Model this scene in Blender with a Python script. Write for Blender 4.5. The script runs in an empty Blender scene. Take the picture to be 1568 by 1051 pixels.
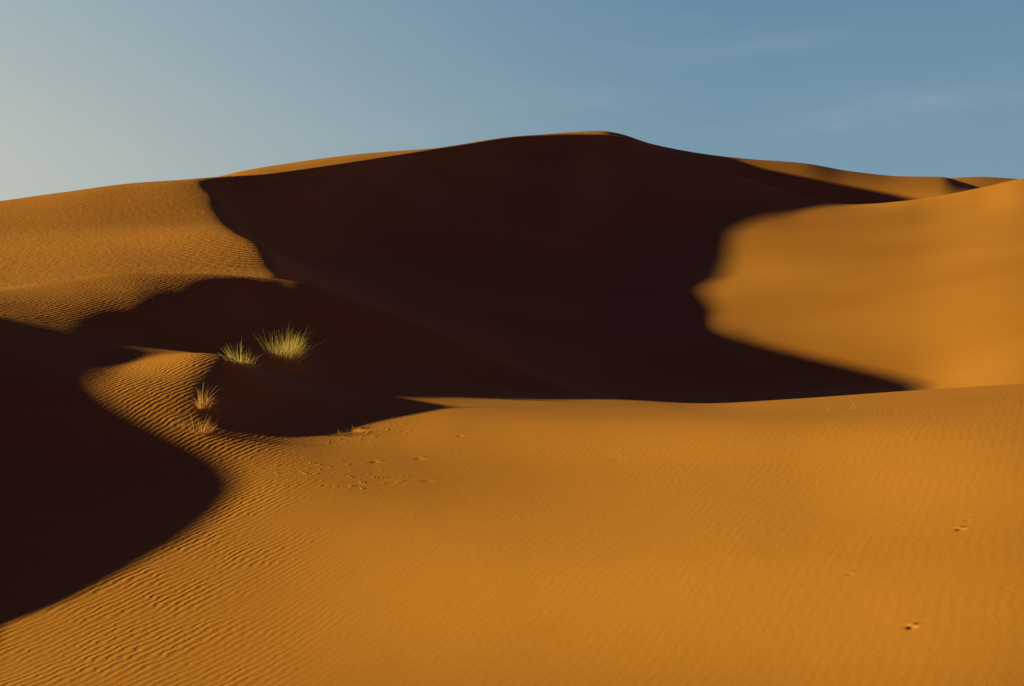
import bpy, math, random
import numpy as np
random.seed(3); rng=np.random.default_rng(5)
F=2178.0; CX=784.0; CY=525.5; TAU=0.22; ELEV=math.atan(TAU)

# ---------------------------------------------------------------- pchip
def pchip(x,y,xq):
    x=np.asarray(x,float); y=np.asarray(y,float); xq=np.asarray(xq,float)
    h=np.diff(x); d=np.diff(y)/h; n=len(x); m=np.zeros(n)
    for i in range(1,n-1):
        if d[i-1]*d[i]>0:
            w1=2*h[i]+h[i-1]; w2=h[i]+2*h[i-1]
            m[i]=(w1+w2)/(w1/d[i-1]+w2/d[i])
    m[0]=d[0]; m[-1]=d[-1]
    q=np.clip(xq,x[0],x[-1])
    k=np.clip(np.searchsorted(x,q,side='right')-1,0,n-2)
    s=(q-x[k])/h[k]
    return ((2*s**3-3*s**2+1)*y[k]+(s**3-2*s**2+s)*h[k]*m[k]+(-2*s**3+3*s**2)*y[k+1]+(s**3-s**2)*h[k]*m[k+1])

# dune profile lines: (bearing, distance, apparent height) -> all turned into x,y,z below
L=[]
L.append([(0,6,1340),(400,6,1320),(800,6,1280),(1200,6,1240),(1568,6,1210),(2400,5.6,1150)])
L.append([(0,11,1060),(400,10.4,1060),(800,9.6,1060),(1200,8.8,1060),(1568,8.1,1060),(2400,7.4,1000)])
L.append([(0,15.5,850),(400,15,850),(800,13.5,850),(1200,11.9,850),(1568,10.7,850),(2400,9.2,790)])
L.append([(0,20,694),(350,20,700),(800,18.8,715),(1200,16.4,715),(1568,14,705),(2400,12,650)])
L.append([(0,22.5,590),(100,22.5,591),(200,22.5,593),(285,22.5,597),(330,22.5,609),(390,22.5,633),(450,22.5,650),(520,22.5,656),(600,22.5,653),(700,22.4,646),(900,21.8,641),(1200,20,640),(1568,17.7,632),(2400,15,580)])
L.append([(0,25,522),(100,25,543),(170,25,554),(250,25,546),(310,25,540),(345,25,545),(400,25,568),(470,25,599),(560,25,620),(640,25,623),(700,25,622),(900,24.3,627),(1100,23,630),(1200,22.3,628),(1568,19.7,613),(2400,17,560)])
L.append([(0,28,476),(60,28,484),(120,28,494),(250,28,531),(345,28,549),(400,28,560),(500,28,588),(600,28,606),(740,27.9,615),(830,27.4,617),(960,26.6,621),(1100,25.4,625),(1200,24.6,621),(1568,21.6,603),(2400,18.5,550)])
L.append([(0,29.5,455),(120,29.5,461),(200,29.6,470),(280,29.6,494),(345,29.7,516),(400,29.7,532),(500,29.7,562),(600,29.7,586),(740,29.4,606),(830,29.2,613),(960,28.7,617),(1080,28,620.5),(1200,26.8,615),(1400,24.9,603),(1568,23.2,594),(2400,19.5,545)])
L.append([(0,30.8,445),(120,31.2,439),(200,31.4,438),(280,31.6,447),(345,31.7,467),(400,31.8,490),(500,31.8,524),(600,31.8,555),(740,31.8,588),(830,31.5,602),(960,30.6,613),(1080,29.4,619),(1200,27.9,613.5),(1400,25.7,600),(1568,23.9,590.5),(2400,20.1,542)])
L.append([(0,31.8,443),(100,32.4,428),(200,33,418),(300,33.5,419),(400,34.2,425),(440,34.4,429),(560,34.4,465),(700,34,520),(830,33.4,575),(960,32.2,611),(1080,30.6,618),(1200,28.8,612),(1400,26.3,598),(1568,24.5,588),(2400,20.5,540)])
L.append([(0,37,450),(200,38,440),(350,39,438),(440,40,465),(560,42,520),(700,44,565),(830,44,620),(960,44,655),(1200,43,670),(1568,40,640),(2400,36,560)])
L.append([(0,47,422),(170,47.5,412),(350,48,414),(400,48,440),(560,50,486),(700,52,533),(830,52,586),(960,52,616),(1080,52,621),(1200,52,614),(1400,53,603),(1568,52,570),(2400,50,480)])
L.append([(0,58,381),(170,58,366),(350,58,351),(400,58,384),(460,58,420),(560,58,468),(700,58,522),(830,58,566),(960,58,592),(1080,58,600),(1200,58,597),(1300,58,593),(1390,58,588),(1568,58,548),(2400,56,440)])
L.append([(0,68,349),(170,68,345),(350,68,344),(400,68,374),(460,68,404),(560,68,443),(700,68,485),(830,68,515),(960,68,530),(1050,68,530),(1120,68,518),(1200,68,517),(1300,68,510),(1568,68,468),(2400,66,370)])
L.append([(0,76,321),(170,77,307),(350,78.5,301),(400,81,325),(480,85,350),(560,87,378),(700,87,415),(830,87,438),(960,87,456),(1068,87,446),(1200,87,434),(1400,87,416),(1568,87,387),(2400,86,300)])
L.append([(0,79,314),(200,82,289),(340,84,282),(380,87,288),(440,93,284),(560,103,302),(700,110,320),(830,112,340),(960,113,362),(1100,113,372),(1200,113,366),(1400,113,353),(1568,113,329),(2400,112,240)])
L.append([(0,81,310),(200,84.5,285),(340,86.5,275.5),(440,96,271),(600,116,255),(700,127,240),(800,138,230),(870,143,228),(950,147,241),(1000,148,252),(1100,147,279),(1230,141,314.5),(1310,138,319),(1400,134,317),(1500,133,303),(1568,132,288),(2400,130,205)])
L.append([(0,82,308),(113,84,294),(226,86,281),(344,88,273.5),(440,98,262),(600,119,238),(700,131,222),(800,143,208),(870,150,205),(910,154,205.5),(950,158,208.5),(1000,160,226),(1100,158,256),(1230,151,300),(1310,146,313),(1400,141,306),(1500,139,288),(1568,138,273),(2400,135,190)])
L.append([(0,110,335),(330,115,300),(440,125,285),(600,140,258),(700,150,236),(800,160,218),(870,166,207),(920,170,205.5),(960,174,214),(1000,177,240),(1100,180,290),(1230,177,330),(1310,174,335),(1400,170,330),(1568,165,310),(2400,160,230)])
L.append([(0,150,332),(300,150,285),(335,150,270.5),(450,155,249),(560,160,235),(660,165,227.5),(700,170,223),(800,180,210),(870,190,202.5),(920,190,200.5),(945,190,204),(1000,200,221),(1080,205,236),(1140,210,243),(1230,210,250),(1300,210,262),(1380,210,270),(1440,210,271),(1480,210,281),(1568,210,305),(2400,205,260)])
L.append([(0,250,360),(1300,250,300),(1568,250,310),(2400,250,280)])
L.append([(0,300,350),(1300,300,290),(1400,300,279),(1450,300,273),(1500,300,271),(1550,300,273.5),(1620,300,279),(2400,300,300)])
L.append([(0,420,420),(1568,420,400),(2400,420,400)])
L.append([(0,800,500),(1568,800,500),(2400,800,500)])

FG=[(0,960),(100,922),(200,872),(280,828),(340,780),(366,745),(354,718),(312,690),(250,660),(190,628),(156,600),(153,583),(178,562)]

Yr=np.exp(np.linspace(math.log(6.0),math.log(800.0),1150)); lnY=np.log(Yr)
layerfn=[]
for lay in L:
    a=np.array(lay,float); layerfn.append((a[:,0],np.log(a[:,1]),a[:,2]))
def column(px):
    ys=[];ps=[]
    for X,LY,P in layerfn:
        ys.append(float(pchip(X,LY,[px])[0])); ps.append(float(pchip(X,P,[px])[0]))
    return pchip(ys,ps,lnY)
def col_find(px,py):
    P=column(px)
    i=np.argmax(P<=py)
    f=(P[i-1]-py)/(P[i-1]-P[i]) if i>0 else 0
    return float(math.exp(lnY[i-1]+f*(lnY[i]-lnY[i-1])))
# table of the spur on the left big dune: its brow swings left as it climbs
EY=np.log([1,41,46,50,54,58,63,68,73,77,84,88.5,95,900])
EX=[350,350,424,412,392,356,351,346,332,322,312,306,350,350]
Erow=pchip(EY,EX,lnY)
base_px=np.concatenate([np.arange(0,1640,1.5),np.linspace(1640,2400,60)])
BG=np.array([column(p) for p in base_px])
def rows_at(px):
    pw=np.where(px<Erow,px*350/Erow,np.where(px<700,350+(px-Erow)*350/(700-Erow),px))
    pw=np.clip(pw,0,2399.9)
    i=np.clip(np.searchsorted(base_px,pw,side='right')-1,0,len(base_px)-2)
    f=(pw-base_px[i])/(base_px[i+1]-base_px[i]); r=np.arange(len(Yr))
    return BG[i,r]*(1-f)+BG[i+1,r]*f
# crest heights of the neighbouring dune on the left (out of view)
pts=[]
for (px,py) in FG:
    Y=col_find(px,py); g=(CY-py)/F+TAU*(px-CX)/F; pts.append((Y,g*Y))
pts.sort()
PXO=-420.0; TO=(PXO-CX)/F
hy=[5.0]+[p[0] for p in pts]; hh=[pts[0][1]-0.2]+[p[1] for p in pts]
for yy,g in ((25.1,-.066),(25.9,-.061),(27.2,-.0605),(28.2,-.063),(29.5,-.061),(31,-.056),(34,-.048)):
    if yy>hy[-1]+.05: hy.append(yy); hh.append(g*yy)
hy.append(900); hh.append(hh[-1])
Hoff=np.interp(Yr,hy,hh)
k=np.ones(7)/7; Hs=np.convolve(np.pad(Hoff,3,mode='edge'),k,'valid')
P0=rows_at(0.0); P1=rows_at(4.0); m0=(P1-P0)/4.0
Pc=CY-F*(Hs/Yr-TAU*TO)
w=np.clip((Yr-31)/8,0,1); w=w*w*(3-2*w)
Pfar=P0+14
Pc=Pc*(1-w)+Pfar*w
slope_c=0.22*(1-w)+0.0*w

pxs=np.concatenate([np.linspace(-2200,-460,50,endpoint=False),np.linspace(-460,-60,110,endpoint=False),np.linspace(-60,1628,1080,endpoint=False),np.linspace(1628,3600,90)])
NC=len(pxs); NR=len(Yr)
PG=np.zeros((NC,NR))
for i,px in enumerate(pxs):
    if px>=0: PG[i]=rows_at(min(px,2399))
    elif px>=PXO:
        s=-px/(-PXO)
        PG[i]=(2*s**3-3*s**2+1)*P0+(s**3-2*s**2+s)*(PXO*m0)+(-2*s**3+3*s**2)*Pc+(s**3-s**2)*(PXO*slope_c)
    else:
        d=PXO-px
        PG[i]=Pc+ (0.13*(1-w)+0.02*w)*d
# soften kinks across columns (dense part only)
def blur(A,sig):
    n=int(sig*3); q=np.arange(-n,n+1); kk=np.exp(-q*q/(2*sig*sig)); kk/=kk.sum()
    return np.apply_along_axis(lambda v:np.convolve(np.pad(v,n,mode='edge'),kk,'valid'),0,A)
i0=165; i1=NC-95
sub=PG[i0:i1]
S1=blur(sub,2.5); S2=blur(sub,10.0)
cpx=pxs[i0:i1][:,None]; yy=Yr[None,:]
def ss(x,a,b):
    q=np.clip((x-a)/(b-a),0,1); return q*q*(3-2*q)
wide=(1-ss(yy,30,32.5))*ss(yy,8,12)
wide=np.maximum(wide, ss(yy,42,46)*(1-ss(yy,74,82))*(1-0*cpx))
R=S1*(1-wide)+S2*wide
# smooth the far slopes down their fall line as well
R2=blur(R.T,22).T
wr=ss(cpx,1040,1160)*ss(yy,57,66)*(1-ss(yy,116,127))
wl=(1-ss(cpx,330,420))*ss(yy,44,50)*(1-ss(yy,70,77))
R3=blur(R.T,9).T
R=R*(1-wr)+R2*wr; R=R*(1-wl)+R3*wl
PG[i0:i1]=R
tt=(pxs-CX)/F
Z=(CY-PG)/F*Yr[None,:]
X=tt[:,None]*Yr[None,:]
Y=np.repeat(Yr[None,:],NC,0)
# ground round and behind the camera position
Yn=np.concatenate([np.linspace(-60,0,25,endpoint=False),np.linspace(0,6,16,endpoint=False)])
wn=6+np.clip(6-Yn,0,None)*0.6
Xn=tt[:,None]*wn[None,:]
s=np.clip(Yn/6,0,1); s=s*s*(3-2*s)
zc=-1.75+0.0*Xn-0.004*np.clip(-Yn,0,None)[None,:]*1.0
Zn=Z[:,:1]*s[None,:]+zc*(1-s[None,:])
Xa=np.concatenate([Xn,X],1); Ya=np.concatenate([np.repeat(Yn[None,:],NC,0),Y],1); Za=np.concatenate([Zn,Z],1)
NR2=Xa.shape[1]
co=np.stack([Xa,Ya,Za],-1).reshape(-1,3).astype(np.float32)
a=(np.arange(NC-1)[:,None]*NR2+np.arange(NR2-1)[None,:]).ravel()
quads=np.stack([a,a+NR2,a+NR2+1,a+1],-1).astype(np.int32)
me=bpy.data.meshes.new("sand_dunes")
me.vertices.add(len(co)); me.vertices.foreach_set("co",co.ravel())
me.loops.add(quads.size); me.loops.foreach_set("vertex_index",quads.ravel())
me.polygons.add(len(quads)); me.polygons.foreach_set("loop_start",np.arange(0,quads.size,4,dtype=np.int32))
me.polygons.foreach_set("loop_total",np.full(len(quads),4,dtype=np.int32))
me.polygons.foreach_set("use_smooth",np.ones(len(quads),dtype=bool))
me.update(calc_edges=True)
dunes=bpy.data.objects.new("sand_dunes",me); bpy.context.scene.collection.objects.link(dunes)

def ground(px,py):
    c=int(np.argmin(abs(pxs-px))); P=PG[c]; i=int(np.argmax(P<=py))
    f=(P[i-1]-py)/(P[i-1]-P[i]) if i>0 else 0
    Yv=float(math.exp(lnY[i-1]+f*(lnY[i]-lnY[i-1])))
    return np.array([(px-CX)/F*Yv,Yv,(CY-py)/F*Yv])

# ---------------------------------------------------------------- node helper
class NT:
    def __init__(s,nt): s.nt=nt
    def n(s,t,**kw):
        x=s.nt.nodes.new(t)
        for k_,v in kw.items(): setattr(x,k_,v)
        return x
    def put(s,sock,v):
        if isinstance(v,bpy.types.NodeSocket): s.nt.links.new(v,sock)
        else: sock.default_value=v
    def m(s,op,a,b=0.0,c=None,clamp=False):
        x=s.n('ShaderNodeMath',operation=op); x.use_clamp=clamp
        s.put(x.inputs[0],a); s.put(x.inputs[1],b)
        if c is not None: s.put(x.inputs[2],c)
        return x.outputs[0]
    def v(s,op,a,b):
        x=s.n('ShaderNodeVectorMath',operation=op); s.put(x.inputs[0],a); s.put(x.inputs[1],b)
        return x.outputs['Value'] if op in('DOT_PRODUCT','DISTANCE','LENGTH') else x.outputs[0]
    def rng(s,v,a,b,c,d,smooth=True):
        x=s.n('ShaderNodeMapRange'); x.interpolation_type='SMOOTHSTEP' if smooth else 'LINEAR'
        s.put(x.inputs[0],v)
        for i_,q in enumerate((a,b,c,d)): x.inputs[i_+1].default_value=q
        return x.outputs[0]
    def mix(s,f,a,b,bt='MIX'):
        x=s.n('ShaderNodeMix',data_type='RGBA',blend_type=bt)
        s.put(x.inputs[0],f); s.put(x.inputs[6],a); s.put(x.inputs[7],b); return x.outputs[2]
    def noise(s,vec,scale,detail=2,rough=.5):
        x=s.n('ShaderNodeTexNoise'); s.put(x.inputs['Vector'],vec); x.inputs['Scale'].default_value=scale
        x.inputs['Detail'].default_value=detail; x.inputs['Roughness'].default_value=rough; return x.outputs[0]

# ---------------------------------------------------------------- sand
mat=bpy.data.materials.new("orange_sand"); mat.use_nodes=True; nt=mat.node_tree; nt.nodes.clear(); N=NT(nt)
geo=N.n('ShaderNodeNewGeometry'); pos=geo.outputs['Position']
sep=N.n('ShaderNodeSeparateXYZ'); nt.links.new(pos,sep.inputs[0]); px_,py_,pz_=sep.outputs
flat=N.n('ShaderNodeCombineXYZ'); nt.links.new(px_,flat.inputs[0]); nt.links.new(py_,flat.inputs[1]); fl=flat.outputs[0]
n1=N.noise(fl,1.1,2,.55); n2=N.noise(fl,5.0,2,.55); n3=N.noise(fl,0.6,1,.5); n0=N.noise(fl,0.06,2,.5)
warp=N.m('ADD',N.m('MULTIPLY',n1,7.0),N.m('MULTIPLY',n2,4.2))
def ripple(nx,ny,lam,wp):
    ph=N.m('ADD',N.m('ADD',N.m('MULTIPLY',px_,nx*2*math.pi/lam),N.m('MULTIPLY',py_,ny*2*math.pi/lam)),N.m('MULTIPLY',warp,wp))
    return N.m('SINE',ph)
rA=ripple(.93,-.36,.098,1.7); rB=ripple(.60,-.80,.34,.8)
near=N.rng(py_,36,43,1,0); far=N.m('SUBTRACT',1.0,near)
# ripples live on the sheltered side (low x), the windward flats are nearly smooth
t_=N.m('DIVIDE',px_,py_)
mk=N.rng(N.m('ADD',t_,N.m('MULTIPLY',n3,.12)),-.19,-.05,1,0.09)
mk=N.m('MULTIPLY',mk,N.rng(n1,.32,.6,.45,1.15))
mk=N.m('MULTIPLY',mk,N.rng(n2,.3,.6,.5,1.15))
mk=N.m('MULTIPLY',mk,N.rng(py_,11,18,.6,1.1))
hA=N.m('MULTIPLY',N.m('MULTIPLY',rA,.0036),N.m('MULTIPLY',mk,near))
mkB=N.m('MULTIPLY',N.rng(t_,-.2,-.14,1,0.0),N.rng(n0,.35,.6,.55,1.0))
hB=N.m('MULTIPLY',N.m('MULTIPLY',rB,.024),N.m('MULTIPLY',mkB,far))
h=N.m('ADD',hA,hB)
def blob(c,r):
    d=N.v('DISTANCE',fl,(float(c[0]),float(c[1]),0.0)); q=N.m('DIVIDE',d,r); return N.m('EXPONENT',N.m('MULTIPLY',N.m('MULTIPLY',q,q),-1.0))
lump=N.rng(N.noise(fl,6.0,3,.6),.55,.74,0,1)
msk=None
for c,r in (((545,662),.8),((470,718),.6),((550,738),.5)):
    b=blob(ground(*c),r); msk=b if msk is None else N.m('MAXIMUM',msk,b)
h=N.m('ADD',h,N.m('MULTIPLY',N.m('MULTIPLY',lump,msk),.026))
for (mx,my,r,dp) in ((575,708,.06,.014),(642,703,.06,.012),(705,668,.05,.012),(655,737,.07,.008),(945,703,.08,.006),(1470,811,.035,.014),(1482,797,.025,.004),(1396,961,.03,.018),(1302,880,.03,.005),(540,660,.12,.06)):
    g=ground(mx,my)
    h=N.m('SUBTRACT',h,N.m('MULTIPLY',blob(g,r),dp))
    h=N.m('ADD',h,N.m('MULTIPLY',blob(g+np.array([r*.8,r*1.8,0]),r*.9),dp*.5))
fine=N.noise(pos,50,2,.6); h=N.m('ADD',h,N.m('MULTIPLY',fine,.0012))
h=N.m('ADD',h,N.m('MULTIPLY',n1,.008))
bump=N.n('ShaderNodeBump'); bump.inputs['Strength'].default_value=1; bump.inputs['Distance'].default_value=1; nt.links.new(h,bump.inputs['Height'])
col=N.mix(N.rng(n0,.3,.7,0,1),(.49,.198,.018,1),(.56,.243,.026,1))
col=N.mix(N.m('MULTIPLY',N.rng(fine,.35,.7,0,1),.28),col,(.37,.14,.013,1))
bs=N.n('ShaderNodeBsdfPrincipled'); nt.links.new(col,bs.inputs['Base Color']); bs.inputs['Roughness'].default_value=.9
bs.inputs['Specular IOR Level'].default_value=.03
nt.links.new(bump.outputs[0],bs.inputs['Normal'])
out=N.n('ShaderNodeOutputMaterial'); nt.links.new(bs.outputs[0],out.inputs[0])
me.materials.append(mat)

# ---------------------------------------------------------------- grass
def grass_mat(name,c1,c2):
    m=bpy.data.materials.new(name); m.use_nodes=True; t=m.node_tree; t.nodes.clear(); G=NT(t)
    g=G.n('ShaderNodeNewGeometry'); c=G.mix(g.outputs['Random Per Island'],c1,c2)
    d=G.n('ShaderNodeBsdfDiffuse'); t.links.new(c,d.inputs[0]); tr=G.n('ShaderNodeBsdfTranslucent'); t.links.new(c,tr.inputs[0])
    mx=G.n('ShaderNodeMixShader'); mx.inputs[0].default_value=.5; t.links.new(d.outputs[0],mx.inputs[1]); t.links.new(tr.outputs[0],mx.inputs[2])
    o=G.n('ShaderNodeOutputMaterial'); t.links.new(mx.outputs[0],o.inputs[0]); return m
gm=grass_mat("desert_grass",(.90,.68,.17,1),(.62,.50,.11,1)); dm=grass_mat("dry_stalk",(.80,.46,.13,1),(.50,.27,.07,1))
def tuft(name,px,py,height,rad,n,lean,mt,splay=.55,width=.006,droop=.5,xs=1.0):
    base=ground(px,py); V=[];Fc=[]
    subs=[(random.gauss(0,rad*.35)*xs,random.gauss(0,rad*.3),random.uniform(.6,1.1)) for _ in range(7)]
    for _ in range(n):
        sx,sy,sh=random.choice(subs)
        a=random.uniform(0,2*math.pi); r=rad*.22*math.sqrt(random.random())
        b=np.array([sx+math.cos(a)*r,sy+math.sin(a)*r,-.06])
        az=a+random.uniform(-.9,.9); tilt=abs(random.gauss(0,splay))
        d=np.array([math.cos(az)*math.sin(tilt)+lean+sx*.5,math.sin(az)*math.sin(tilt),max(.08,math.cos(tilt))]); d/=np.linalg.norm(d)
        ln=height*sh*random.uniform(.3,1.12)
        th=random.uniform(.9,2.2); side=np.cross(d,[math.cos(th),math.sin(th)*random.choice((-1,1)),.1]); side=side/np.linalg.norm(side)
        side=side+np.array([0,random.uniform(-1,1),0]); side/=np.linalg.norm(side)
        p=b.copy(); i=len(V); seg=6; w0=width*random.uniform(.6,1.2)
        curl=random.uniform(.1,1)**1.5*droop
        for s_ in range(seg+1):
            ww=w0*(1-s_/seg)**.7+.0008
            V.append(p-side*ww/2); V.append(p+side*ww/2)
            d=d+np.array([lean*.15+math.cos(az)*.06*curl+random.gauss(0,.03),math.sin(az)*.06*curl+random.gauss(0,.03),-.16*curl]); d/=np.linalg.norm(d)
            p=p+d*ln/seg
        for s_ in range(seg): Fc.append((i+2*s_,i+2*s_+1,i+2*s_+3,i+2*s_+2))
    mm=bpy.data.meshes.new(name); mm.from_pydata([tuple(v) for v in V],[],Fc); mm.materials.append(mt)
    o=bpy.data.objects.new(name,mm); o.location=tuple(base); bpy.context.scene.collection.objects.link(o); return o
tuft("desert_grass_tuft",434,556,.80,.32,560,.12,gm,splay=.30,width=.008,droop=1.0)
tuft("desert_grass_tuft",377,563,.54,.2,140,-.05,gm,splay=.34,width=.008,droop=.9)
tuft("desert_grass_tuft",358,550,.36,.14,36,-.30,gm,splay=.36,width=.007)
tuft("desert_grass_tuft",310,620,.42,.22,90,.05,dm,splay=.55,width=.008,droop=1.1)
tuft("desert_grass_tuft",312,662,.34,.22,100,.25,dm,splay=.7,width=.008,droop=.9)
tuft("desert_grass_tuft",277,653,.22,.25,40,.1,dm,splay=.9,width=.007)
tuft("dry_twigs",400,574,.2,.12,12,.3,dm,splay=.9)
tuft("dry_twigs",492,655,.20,.3,26,-.2,dm,splay=1.0,droop=.2,width=.007)
tuft("dry_twigs",545,661,.18,.4,40,0,dm,splay=1.1,droop=.2,width=.007)
tuft("dry_twigs",932,618,.10,.3,24,0,dm,splay=1.25,width=.005)
tuft("dry_twigs",1100,627,.05,.3,16,0,dm,splay=1.3,width=.004)
tuft("dry_twigs",1335,625,.19,.4,60,-.2,dm,splay=1.1,width=.006,xs=1.8)
tuft("dry_twigs",1376,631,.15,.36,46,.1,dm,splay=1.15,width=.006,xs=1.8)
tuft("dry_twigs",1405,615,.13,.25,26,.1,dm,splay=1.2,width=.005,xs=1.5)

# ---------------------------------------------------------------- sun
sl=bpy.data.lights.new("sun","SUN"); sl.energy=7.8; sl.angle=math.radians(1.25); sl.color=(1,.84,.50)
so=bpy.data.objects.new("sun",sl); so.rotation_euler=(0,-(math.pi/2-ELEV),0); so.location=(-30,0,30); bpy.context.scene.collection.objects.link(so)
# ---------------------------------------------------------------- sky
wd=bpy.data.worlds.new("World"); bpy.context.scene.world=wd; wd.use_nodes=True; t=wd.node_tree; t.nodes.clear(); W=NT(t)
sky=W.n('ShaderNodeTexSky'); sky.sky_type='NISHITA'; sky.sun_disc=False; sky.sun_elevation=ELEV; sky.sun_rotation=math.radians(270)
tc=W.n('ShaderNodeTexCoord'); dr=tc.outputs['Generated']; sp=W.n('ShaderNodeSeparateXYZ'); t.links.new(dr,sp.inputs[0]); dx,dy,dz=sp.outputs
base=W.mix(W.rng(dz,.08,.26,0,1),(.200,.328,.418,1),(.138,.262,.385,1))
glow=W.rng(dx,-.42,.14,1,0,False); glow=W.m('POWER',glow,1.4)
gl=W.mix(W.rng(dz,.08,.26,0,1),(.60,.60,.51,1),(.40,.49,.51,1))
c=W.mix(glow,base,gl)
st=W.v('MULTIPLY',dr,(1.3,1.0,6.5)); ci=W.noise(st,4.0,7,.65); ci2=W.noise(st,1.6,2,.5)
ci=W.m('MULTIPLY',W.m('MULTIPLY',W.rng(ci,.45,.8,0,1),W.rng(ci2,.42,.6,0,1)),.40)
c=W.mix(ci,c,(.36,.44,.49,1))
c=W.mix(W.rng(dz,.22,.42,0,1),c,(.018,.012,.125,1))  # overhead, out of frame: sky darkened to deepen the shadows on the sand
c=W.mix(W.rng(dy,-.35,.35,1,0),c,(.030,.020,.18,1))  # unseen sky behind the camera: made-up darkening, cuts fill light in the shadows
sk=W.v('MULTIPLY',sky.outputs[0],(.05,.05,.05))
c=W.mix(.03,c,sk)
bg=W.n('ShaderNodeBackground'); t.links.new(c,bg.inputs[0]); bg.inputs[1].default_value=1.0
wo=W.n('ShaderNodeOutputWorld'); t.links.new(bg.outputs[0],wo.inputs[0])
# ---------------------------------------------------------------- camera
cd=bpy.data.cameras.new("camera"); cd.lens=50; cd.sensor_width=36; cd.clip_end=5000; cd.clip_start=.1
cam=bpy.data.objects.new("camera",cd); cam.location=(0,0,0); cam.rotation_euler=(math.pi/2,0,0); bpy.context.scene.collection.objects.link(cam)
sc=bpy.context.scene; sc.camera=cam
sc.view_settings.view_transform='Standard'; sc.view_settings.look='None'; sc.view_settings.exposure=0
